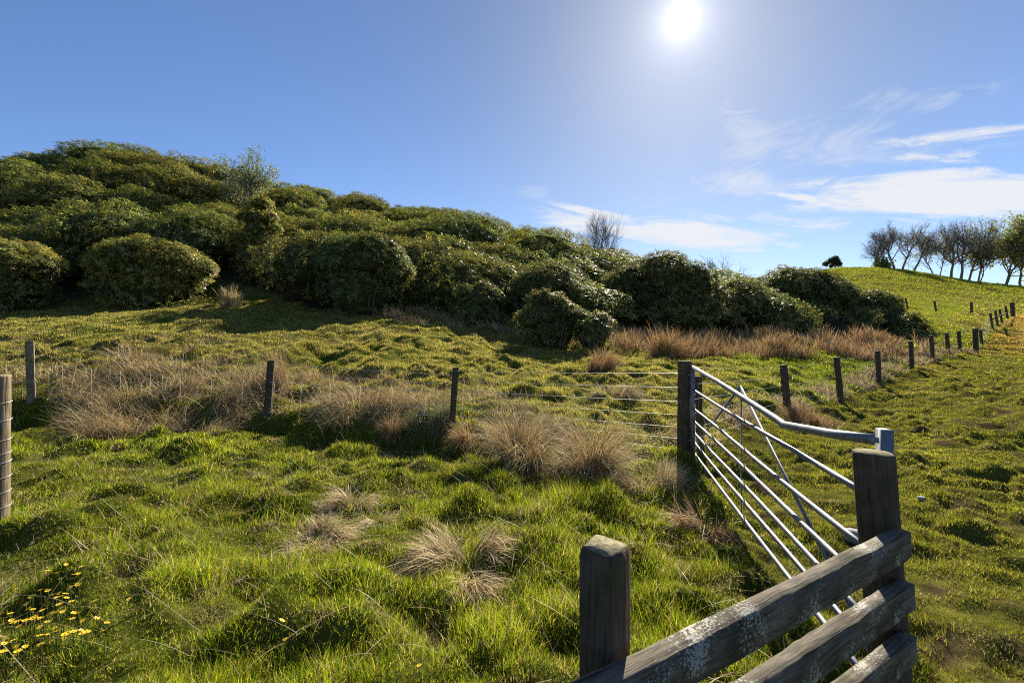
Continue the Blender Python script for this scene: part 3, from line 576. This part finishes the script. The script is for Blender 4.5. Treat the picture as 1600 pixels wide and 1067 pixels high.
# ------------------------------------------------------------------ fences
def post_geo(base,top,w,sq=True,rot=0,sides=14,taper=1.0,rough=.004,slant=0,seed=0):
    """local-space post from z=0 to h with worn edges"""
    r2=np.random.default_rng(seed); h=np.linalg.norm(np.array(top)-np.array(base))
    zs=np.concatenate([np.linspace(0,h-.02,7),[h-.006,h]]); G=Geo(); V=[]
    if sq:
        b=w/2; q=b*.9; ring=np.array([(-q,-b),(q,-b),(b,-q),(b,q),(q,b),(-q,b),(-b,q),(-b,-q)])
    else:
        a=np.arange(sides)*2*np.pi/sides; ring=np.stack([np.cos(a),np.sin(a)],1)*w/2
        ring*=1+r2.normal(0,.015,(sides,1))
    c,s=math.cos(rot),math.sin(rot); ring=ring@np.array([[c,s],[-s,c]])
    for k,z in enumerate(zs):
        f=(taper+(1-taper)*z/h)*(1+r2.normal(0,.008)); 
        if k==len(zs)-1: f*=.955
        rr_=np.concatenate([ring*f+r2.normal(0,rough*.4,ring.shape),np.full((len(ring),1),z)],1)
        rr_[:,2]+=slant*rr_[:,0]*(z/h)**6
        V.append(rr_)
    m_=len(ring); n=len(zs); V=np.concatenate(V+[[[0,0,h+.003]]]); Q=[(i*m_+k,i*m_+(k+1)%m_,(i+1)*m_+(k+1)%m_,(i+1)*m_+k) for i in range(n-1) for k in range(m_)]
    T=[((n-1)*m_+k,(n-1)*m_+(k+1)%m_,len(V)-1) for k in range(m_)]
    return V,Q,T
def place_post(name,base,top,w,parent=None,mat=None,**kw):
    V,Q,T=post_geo(base,top,w,**kw); o=mesh(name,V,Q,T,None,[mat or M_POST,M_TOP],midx=[0]*len(Q)+[1]*len(T))
    d=Vector(top)-Vector(base); o.rotation_mode='QUATERNION'; o.rotation_quaternion=d.to_track_quat('Z','Y')
    # keep the twist about the post axis independent of the tiny tilt
    q0=Vector((0,0,1)).rotation_difference(d.normalized()); o.rotation_quaternion=q0
    o.location=Vector(base)-(Vector(parent.location) if parent else Vector())
    if parent: o.parent=parent
    return o
def pxpost(pxb,pxt,pyt,Y,sink=.25):
    b=atY(pxb,Y); t=np.array([(pxt-CX)/F*Y,Y,EYE-(pyt-HY)/F*Y]); b2=b-(t-b)/np.linalg.norm(t-b)*sink
    return b2,t,b
def wire(G,p,q,r=.0026,sag=.015,n=6):
    s=np.linspace(0,1,n)[:,None]; P=np.array(p)*(1-s)+np.array(q)*s; P[:,2]-=sag*4*(s*(1-s))[:,0]; G.add(*tube(P,r,4,cap=False))
# front wire fence
e=empty('wire_fence',(-4.3,8.0,.1),'wire fence with three square posts crossing in front of the tan dead grass','fence')
FP=[]
for pb,ptx,pty,Y,w,rot,mat in [(-330,-330,560,8.9,.1,.2,M_POST),(49,46,533,8.6,.115,.75,M_PALE),(417,424,563,8.0,.11,.35,M_POST),(706,712,574,6.8,.088,.15,M_POST)]:
    b,t,g0=pxpost(pb,ptx,pty,Y); place_post('post',b,t,w,e,mat,rot=rot,seed=int(abs(pb)),slant=.12); FP.append((g0,t))
hb=np.array([2.262,6.0,0]); hb[2]=float(H(hb[:1],hb[1:2])[0]); ht_=np.array([2.275,6.0,EYE-(564-HY)/F*6.0]); FP.append((hb,ht_))
for f in (.94,.78,.62,.47,.33,.2,.08):
    G=Geo()
    for (b0,t0),(b1,t1) in zip(FP[:-1],FP[1:]): wire(G,b0+(t0-b0)*f-np.array([0,.05,0]),b1+(t1-b1)*f*.93-np.array([.04,.07,0]),.0028 if f>.6 else .0024,.01)
    G.build('wire',[M_WIRE],e,e.location)
def net(pp,lo,hi,off):
    path=[]; k=0
    for (b0,t0),(b1,t1) in zip(pp[:-1],pp[1:]):
        L_=np.linalg.norm(b1-b0)
        for s in np.arange(.15,L_,.3)/L_:
            p=b0*(1-s)+b1*s+off; q=t0*(1-s)+t1*s+off; a,b=p+(q-p)*lo,p+(q-p)*hi; path+=[a,b] if k%2==0 else [b,a]; k+=1
    G=Geo(); G.add(*tube(path,.001,3)); return G
G=net(FP,.08,.62,np.array([0,-.05,0]))
G.build('netting',[M_WIRE],e,e.location)
# gate hanging post
place_post('gate_post',hb-np.array([0,0,.3]),ht_,.165,None,M_POST,sq=False,seed=77,sides=20,taper=1.08)
tag(bpy.data.objects['gate_post'],'thick round timber gate post the metal gate hangs from','post')
b,t,g0=pxpost(1093,1091,588,6.9); o=place_post('strut_post',b,t,.1,None,M_POST,sq=False,seed=78); tag(o,'thinner brown post standing just behind the round gate post','post')
# right wire fence up the field
e=empty('wire_fence',(8,11.2,0),'long wire fence climbing away to the right beyond the gate','fence')
RP=[(hb,ht_)]
for pb,ptx,pty,Y,w in [(1231,1224,570,9.3,.105),(1314,1307,558,11.2,.105),(1374,1371,548,13.6,.105),(1425,1423,533,16.3,.11),(1458,1455,524,18.5,.11),(1482,1479,520,20.5,.12),(1500,1498,517,22.4,.12),(1525,1524,513,24,.19),(1534,1532,515,26.5,.12),
   (1551,1547,489,32,.12),(1559,1555,485,34,.12),(1566,1562,483,36,.12),(1575,1571,478,38.5,.13),(1583,1581,472,41,.26)]:
    b,t,g0=pxpost(pb,ptx,pty,Y); 
    if t[2]-g0[2]<.85: t=t+np.array([0,0,.95-(t[2]-g0[2])])
    if t[2]-g0[2]>1.6: t=t-np.array([0,0,(t[2]-g0[2])-1.4])
    place_post('post',b,t,w,e,M_POST,rot=.5,seed=pb,slant=.1); RP.append((g0,t))
for f in (.93,.75,.58,.42,.26,.12):
    G=Geo()
    for (b0,t0),(b1,t1) in zip(RP[:-1],RP[1:]): wire(G,b0+(t0-b0)*f,b1+(t1-b1)*f,.0024,.01)
    G.build('wire',[M_WIRE],e,e.location)
G=net(RP[:7],.12,.75,np.zeros(3))
G.build('netting',[M_WIRE],e,e.location)
G=Geo(); p=RP[-5]; q=RP[-2]; G.add(*tube([p[0]+(p[1]-p[0])*.6,q[0]+(q[1]-q[0])*.5],[.05,.05],6)); G.build('rail',[M_POST],e,e.location)
# far cross fence
e=empty('wire_fence',(*atY(1460,46)[:2],4),'distant wire fence with three thin posts on the hill pasture','fence'); XP=[]
for pb,ptx,pty,Y,w in [(1419,1415,466,49,.13),(1463,1460,470,46.5,.14),(1518,1518,472,44,.16)]:
    b,t,g0=pxpost(pb,ptx,pty,Y)
    h=t[2]-g0[2]
    if h<.9 or h>1.5: t=t+np.array([0,0,1.15-h])
    place_post('post',b,t,w,e,M_POST,rot=.4,seed=pb); XP.append((g0,t))
XP.append(RP[-1])
for f in (.9,.6,.35):
    G=Geo()
    for (b0,t0),(b1,t1) in zip(XP[:-1],XP[1:]): wire(G,b0+(t0-b0)*f,b1+(t1-b1)*f,.004,.02)
    G.build('wire',[M_WIRE],e,e.location)
# strainer post at the left edge with wires wound round it
e=empty('wire_fence',(-4.14,3.74,0),'pale round strainer post at the left edge with wires wound round it','fence')
b,t,g0=pxpost(-7,-5,586,3.72); place_post('post',b,t,.165,e,M_PALE,sq=False,seed=91,sides=18)
for k,f in enumerate((.80,.68,.55,.46,.40,.30,.20,.1)):
    G=Geo(); c=g0+(t-g0)*f; a=np.linspace(-.9,2.9,16); rr_=.088
    P=np.stack([c[0]+rr_*np.cos(a),c[1]-rr_*np.sin(a),c[2]-.012*(a)+.02],1)
    P=np.concatenate([P,[[c[0]-1.6,c[1]-.15,c[2]-.02]]])
    G.add(*tube(P,.0033,5)); G.build('wire',[M_WIRE],e,e.location,True)

# ------------------------------------------------------------------ timber rail fence (foreground)
e=empty('timber_fence',(.85,1.3,0),'weathered timber fence of three lichened rails on two posts in the foreground','fence')
pa=np.array([.215,1.06]); pb_=np.array([1.405,1.765])
u=np.array([1.16,.68]); u/=np.linalg.norm(u); nrm=np.array([-u[1],u[0]])
ang=math.atan2(u[1],u[0])
ga=float(H(pa[:1],pa[1:])[0]); za=EYE-(852-HY)/F*1.06
place_post('post',(pa[0]+.008,pa[1],ga-.3),(pa[0],pa[1],za),.082,e,M_POST,rot=.80,seed=5,taper=1.2,rough=.009,slant=.0)
gb=float(H(pb_[:1],pb_[1:])[0]); zb=EYE-(706-HY)/F*1.765
place_post('post',(pb_[0]+.09,pb_[1]-.02,gb-.3),(pb_[0]-.005,pb_[1],zb),.132,e,M_POST,sq=False,seed=6,sides=22,rough=.003,slant=-.08)
def rail(z,x0off,x1off,h,t_,seed):
    r2=np.random.default_rng(seed); L0=x0off; L1=x1off; ns=26; xs=np.linspace(L0,L1,ns)
    c=.004; prof=np.array([(-t_/2,-h/2+c),(-t_/2+c,-h/2),(t_/2-c,-h/2),(t_/2,-h/2+c),(t_/2,h/2-c),(t_/2-c,h/2),(-t_/2+c,h/2),(-t_/2,h/2-c)])
    V=[]
    bw=np.cumsum(r2.normal(0,.0007,(ns,2)),0)
    for k,x in enumerate(xs):
        p=prof.copy()
        if k in (0,ns-1): p*=.93
        p=p+bw[k]*.6+r2.normal(0,.0016,p.shape); V.append(np.concatenate([np.full((8,1),x+(.004 if k==ns-1 else 0)),p],1))
    V=np.concatenate(V); Q=[(i*8+k,i*8+(k+1)%8,(i+1)*8+(k+1)%8,(i+1)*8+k) for i in range(ns-1) for k in range(8)]
    V=np.concatenate([V,[[L0,0,0],[L1+.004,0,0]]]); T=[]
    for k in range(8): T.append((len(V)-2,(k+1)%8,k)); T.append((len(V)-1,(ns-1)*8+k,(ns-1)*8+(k+1)%8))
    Q=[q[::-1] for q in Q]; T=[q[::-1] for q in T]
    o=mesh('rail',V,Q,T,None,[M_RAIL],parent=e)
    # rail centreline lies against the camera side of both posts
    cpos=np.array([.26,.94])+nrm*(t_/2)
    o.location=Vector((cpos[0],cpos[1],z))-e.location; o.rotation_euler=(0,0,ang); return o
LL=math.hypot(1.42-.26,1.62-.94)
rail(.907-.05,-.35,LL+.005,.10,.05,1); rail(.712-.05,-.35,LL+.04,.10,.05,2); rail(.515-.05,-.35,LL+.055,.10,.05,3)

# ------------------------------------------------------------------ field gate
def gp(Zd,z): return np.array([1.1445+.2032*Zd,Zd,z])
e=empty('field_gate',gp(5.88,0),'galvanised seven bar field gate with a bent top rail, standing open beside the posts','gate')
Zh,Zl=5.88,1.86
rz=[1.6-(v-HY)/F*5.94 for v in (608.7,636.8,654.8,672.5,687.7,704.7)]
G=Geo()
kz=711*1.1445/(1225-944.5); zk=EYE-(663-HY)/F*kz
top=[gp(Zh,1.205),gp(4.6,1.145),gp(3.9,1.105),gp(kz+.12,zk+.01),gp(kz,zk-.002),gp(kz-.12,zk+.012),gp(2.3,1.11),gp(Zl,1.175)]
G.add(*tube(top,.0225,14)); G.build('top_rail',[M_STEEL],e,e.location,True)['label']='top rail bent down into a shallow V'
for z in rz:
    G=Geo(); r2=np.random.default_rng(int(z*1000)); P=[gp(Zh+(Zl-Zh)*s,z+.006*math.sin(s*7+z*9)) for s in np.linspace(0,1,12)]
    G.add(*tube(P,.0155,10)); G.build('rail',[M_STEEL],e,e.location,True)
def bar(p,q,w,t_,name):
    p=np.array(p);q=np.array(q); d=(q-p)/np.linalg.norm(q-p); g=gp(1,0)-gp(0,0); g/=np.linalg.norm(g); side=np.array([g[1],-g[0],0]); up=np.cross(d,side)
    c=[p+side*a+up*b for a,b in ((-t_,-w),(t_,-w),(t_,w),(-t_,w))]+[q+side*a+up*b for a,b in ((-t_,-w),(t_,-w),(t_,w),(-t_,w))]
    return mesh(name,c,[(0,3,2,1),(4,5,6,7),(0,1,5,4),(1,2,6,5),(2,3,7,6),(3,0,4,7)],None,None,[M_STEEL],parent=e,origin=e.location)
bar(gp(Zl,.06),gp(Zl,1.222),.028,.019,'latch_stile')
bar(gp(Zh+.02,.05),gp(Zh+.02,1.225),.022,.022,'hinge_stile')
off=np.array([.024,-.005,0])
bar(gp(3.91,.08)+off*1.15,gp(3.91,1.155)+off*1.15,.010,.003,'upright_bar')
bar(gp(3.91,1.165)+off,gp(1.93,.2)+off,.016,.004,'brace'); bar(gp(3.93,1.165)+off,gp(5.8,.24)+off,.016,.004,'brace')
for z in (1.1,.25):
    G=Geo(); G.add(*tube([gp(Zh+.02,z),gp(Zh+.02,z)+np.array([-.05,.02,0]),hb*np.array([1,1,0])+np.array([.03,0,z])],[.012,.012,.012],8)); G.build('hinge',[M_STEEL],e,e.location,True)
# stones
def stone(px,py,s,label,seed):
    r2=np.random.default_rng(seed); c=at(px,py); V,q=sphere((0,0,0),s,12,9); V=V*(1+r2.normal(0,.05,(len(V),1))); V=np.sign(V)*np.abs(V)**.5*np.array(s)**.5
    a=r2.uniform(0,3); V=V@np.array([[math.cos(a),-math.sin(a),0],[math.sin(a),math.cos(a),0],[0,0,1]])
    o=mesh('stone',V+c+np.array([0,0,s[2]*.4]),q,None,None,[M_STONE],origin=c); tag(o,label,'stone')
stone(1336,842,(.075,.05,.05),'grey block of stone in the grass behind the round latch post',1)
stone(1440,779,(.03,.022,.015),'small pale stone in the pasture above the timber fence end',2)
# ------------------------------------------------------------------ yellow flowers
FZ=[(170,388),(275,420),(340,425),(355,465),(430,437),(455,440),(455,495),(100,525),(305,557),(345,548),(380,550),(325,575),(360,567),(385,580),(415,600),(345,610),(352,640),(337,655),(362,660),(425,662),(458,660),(295,675),(105,715),(145,712),(112,743),(485,703),(560,692),(620,720),(325,745),(325,768),(425,770),(470,768),(480,778),(375,788),(600,768),(230,795),(240,838),(103,850),(18,882),(30,885),(125,880),(95,905),(70,930),(80,715),(240,845)]
_r=np.random.default_rng(4); FPX=[(a/3.719,780+b/3.719,0) for a,b in FZ]+[(float(np.clip(_r.normal(75,36),3,165)),float(np.clip(_r.normal(960,42),885,1050)),0) for _ in range(34)]+[(440,970,1),(446,1000,1),(202,937,1),(232,938,1),(655,1040,1)]
LB={445:''}
SING=['single yellow flower above its twin in the dark hollow left of centre','single yellow flower below its twin in the dark hollow left of centre','left one of two small yellow flowers apart from the main flower patch','right one of two small yellow flowers apart from the main flower patch','lone yellow flower nearest the square timber post']
si=0; r2=np.random.default_rng(9)
def flower_geo(r2):
    G=Geo(); n=int(r2.integers(6,9)); a0=r2.uniform(0,6)
    for i in range(n):
        a=a0+i*2*math.pi/n; d=np.array([math.cos(a),math.sin(a),.25]); s=np.array([-math.sin(a),math.cos(a),0]); l=.019*r2.uniform(.85,1.15)
        G.add(np.array([d*.002,d*l*.6+s*.006+[0,0,.001],d*l,d*l*.6-s*.006+[0,0,.001]]),[(0,1,2,3)],None,(.75,.52,.02))
    V,q=sphere((0,0,.003),(.004,.004,.004),8,5); G.add(V,q,None,(.6,.35,.02)); return G
proto=None
for px,py,s in FPX:
    hgt=r2.uniform(.10,.15); c=at(px,py,hgt)
    e=empty('yellow_flower',c,SING[si] if s else 'small yellow wildflower open in the grass patch at the lower left',"flower",'yellow wildflowers in the grass')
    si+=s
    if proto is None:
        o=flower_geo(r2).build('petals',[M_PETAL],e); G=Geo(); G.add(*tube([(0,0,0),(.004,.003,-.08),(0,0,-.17)],[.0014,.0016,.0018],5),(.1,.15,.03)); st_=G.build('stem',[M_GRASS],e); proto=(o,st_)
    else:
        o=proto[0].copy(); COL.objects.link(o); o.parent=e; st_=proto[1].copy(); COL.objects.link(st_); st_.parent=e
    o.location=(0,0,hgt); st_.location=(0,0,hgt); o.rotation_euler=(r2.normal(.25,.2),r2.normal(0,.2),r2.uniform(0,6)); o.scale=[r2.uniform(.6,.95)]*3

# ------------------------------------------------------------------ sun, sky, camera
AZ=math.atan2(265,F); EL=math.atan2(496,math.hypot(265,F))
S=Vector((math.sin(AZ)*math.cos(EL),math.cos(AZ)*math.cos(EL),math.sin(EL)))
sl=bpy.data.lights.new('sun','SUN'); sl.energy=5.0; sl.angle=R(.53); sl.color=(1,.92,.74)
so=bpy.data.objects.new('sun',sl); COL.objects.link(so); so.rotation_euler=S.to_track_quat('Z','Y').to_euler(); so.location=(20,60,50)
w=bpy.data.worlds.new('World'); SC.world=w; w.use_nodes=True; nt=w.node_tree; nt.nodes.clear()
out=N(nt,'OutputWorld'); bg=N(nt,'Background',Strength=.0475)
sky=N(nt,'TexSky',sky_type='NISHITA',sun_disc=False,sun_elevation=EL,sun_rotation=AZ,air_density=1.0,dust_density=.3,ozone_density=3.0,altitude=100)
tc=N(nt,'TexCoord'); D=tc.outputs['Generated']
def M(op,a,b=0.,c=0.,clamp=False):
    n=N(nt,'Math',operation=op,use_clamp=clamp)
    for s,v in zip(n.inputs,(a,b,c)):
        if hasattr(v,'is_linked'): ln(nt,v,s)
        else: s.default_value=v
    return n.outputs[0]
dp=N(nt,'VectorMath',operation='DOT_PRODUCT'); ln(nt,D,dp.inputs[0]); dp.inputs[1].default_value=S
gam=M('MULTIPLY',M('ARCCOSINE',M('MINIMUM',dp.outputs['Value'],.999999)),180/math.pi)
disc=M('MULTIPLY',M('EXPONENT',M('MULTIPLY',M('POWER',M('DIVIDE',gam,.5),2.),-1.)),200.)
au1=M('MULTIPLY',M('EXPONENT',M('DIVIDE',gam,-1.4)),9.)
au2=M('MULTIPLY',M('EXPONENT',M('DIVIDE',gam,-4.2)),1.6)
aur=M('ADD',M('ADD',disc,au1),au2)
sp=N(nt,'SeparateXYZ'); ln(nt,D,sp.inputs[0]); dx,dy,dz=sp.outputs
az=M('MULTIPLY',M('ARCTAN2',dx,dy),180/math.pi); el=M('MULTIPLY',M('ARCSINE',dz),180/math.pi)
els=M('ADD',el,M('MULTIPLY',az,.17))
def nz(sx,sy,scale,det,rough,off,shear=0.,dist=.5):
    cb=N(nt,'CombineXYZ'); ln(nt,M('ADD',M('MULTIPLY',az,sx),M('MULTIPLY',els,shear)),cb.inputs[0]); ln(nt,M('MULTIPLY',els,sy),cb.inputs[1]); cb.inputs[2].default_value=off
    n=N(nt,'TexNoise',Scale=scale,Detail=det,Roughness=rough,Distortion=dist); ln(nt,cb.outputs[0],n.inputs['Vector']); return n.outputs[0]
def blob(a0,e0,ra,re,amp=1.):
    e1=e0+.17*a0
    da=M('DIVIDE',M('SUBTRACT',az,a0),ra); de=M('DIVIDE',M('SUBTRACT',els,e1),re); d2=M('ADD',M('MULTIPLY',da,da),M('MULTIPLY',de,de))
    return M('MULTIPLY',M('SUBTRACT',1.,d2,clamp=True),amp)
def total(l):
    t=l[0]
    for q in l[1:]: t=M('ADD',t,q)
    return t
n1=nz(.10,.46,1.0,10.,.70,1.3,.04,.9); n2=nz(.11,.22,1.5,9.,.72,7.7,-.16,1.2)
thick=total([blob(17,13.0,17,2.6,.85),blob(24,11.2,11,1.6,.62),blob(40,13.6,15,2.0,.86),blob(47,11.8,15,2.8,.72),blob(37,10.8,7,1.1,.5),blob(44.5,17.4,7,.8,.8),blob(46,15.6,9,.8,.7),blob(43,14.6,5,.6,.8),blob(60,13,10,5,1.),blob(55,10.2,16,2.4,.7),blob(10,13.4,8,1.2,.35),blob(31,12.6,7,1.6,.4)])
dens=M('MULTIPLY',M('SUBTRACT',M('ADD',thick,M('MULTIPLY',M('SUBTRACT',n1,.5),5.6)),.20),1.0,clamp=True)
dens=M('MULTIPLY',dens,M('MULTIPLY',thick,2.2,clamp=True))
wis=total([blob(26.5,21.,3.5,6,.9),blob(33.5,19.6,8,3.0,1.),blob(27.5,16.6,8,1.6,1.),blob(3.5,17.2,4,1.6,.8),blob(42,21.5,9,1.6,.7),blob(19,16,14,3,.4),blob(45,17,12,4,.6)])
wd=M('MULTIPLY',M('MULTIPLY',M('SUBTRACT',M('ADD',wis,M('MULTIPLY',M('SUBTRACT',n2,.5),4.0)),.40),.7,clamp=True),M('MULTIPLY',wis,1.6,clamp=True))
cl=M('MAXIMUM',dens,M('MULTIPLY',wd,.62))
nearsun=M('EXPONENT',M('MULTIPLY',M('POWER',M('DIVIDE',gam,34.),2.),-1.))
skc=mixc(nt,1.0,mixc(nt,1.0,sky.outputs[0],(.90,1.02,1.27),'MULTIPLY'),mixc(nt,nearsun,(1.,1.,1.),(.79,.71,.58)),'MULTIPLY')
cm=mixc(nt,M('MULTIPLY',cl,.92),skc,(7.3,7.4,7.6))
ad=N(nt,'VectorMath',operation='SCALE'); ad.inputs[0].default_value=(1.0,.98,.94); ln(nt,aur,ad.inputs['Scale'])
sm=N(nt,'VectorMath',operation='ADD'); ln(nt,cm,sm.inputs[0]); ln(nt,ad.outputs[0],sm.inputs[1])
ln(nt,sm.outputs[0],bg.inputs[0]); ln(nt,bg.outputs[0],out.inputs[0])
cam=bpy.data.cameras.new('camera'); co=bpy.data.objects.new('camera',cam); COL.objects.link(co); co.location=(0,0,EYE); co.rotation_euler=(R(90),0,0)
cam.lens=16; cam.sensor_width=36; cam.shift_y=-(533.5-HY)/1600; cam.clip_start=.05; cam.clip_end=5000; SC.camera=co
vs=SC.view_settings; vs.view_transform='Standard'; vs.look='None'; vs.gamma=1; vs.exposure=1.33
SC.cycles.use_denoising=False; SC.cycles.filter_width=1.1; SC.cycles.max_bounces=6; SC.cycles.transparent_max_bounces=4
print('FACES',sum(len(o.data.polygons) for o in SC.objects if o.type=='MESH'))
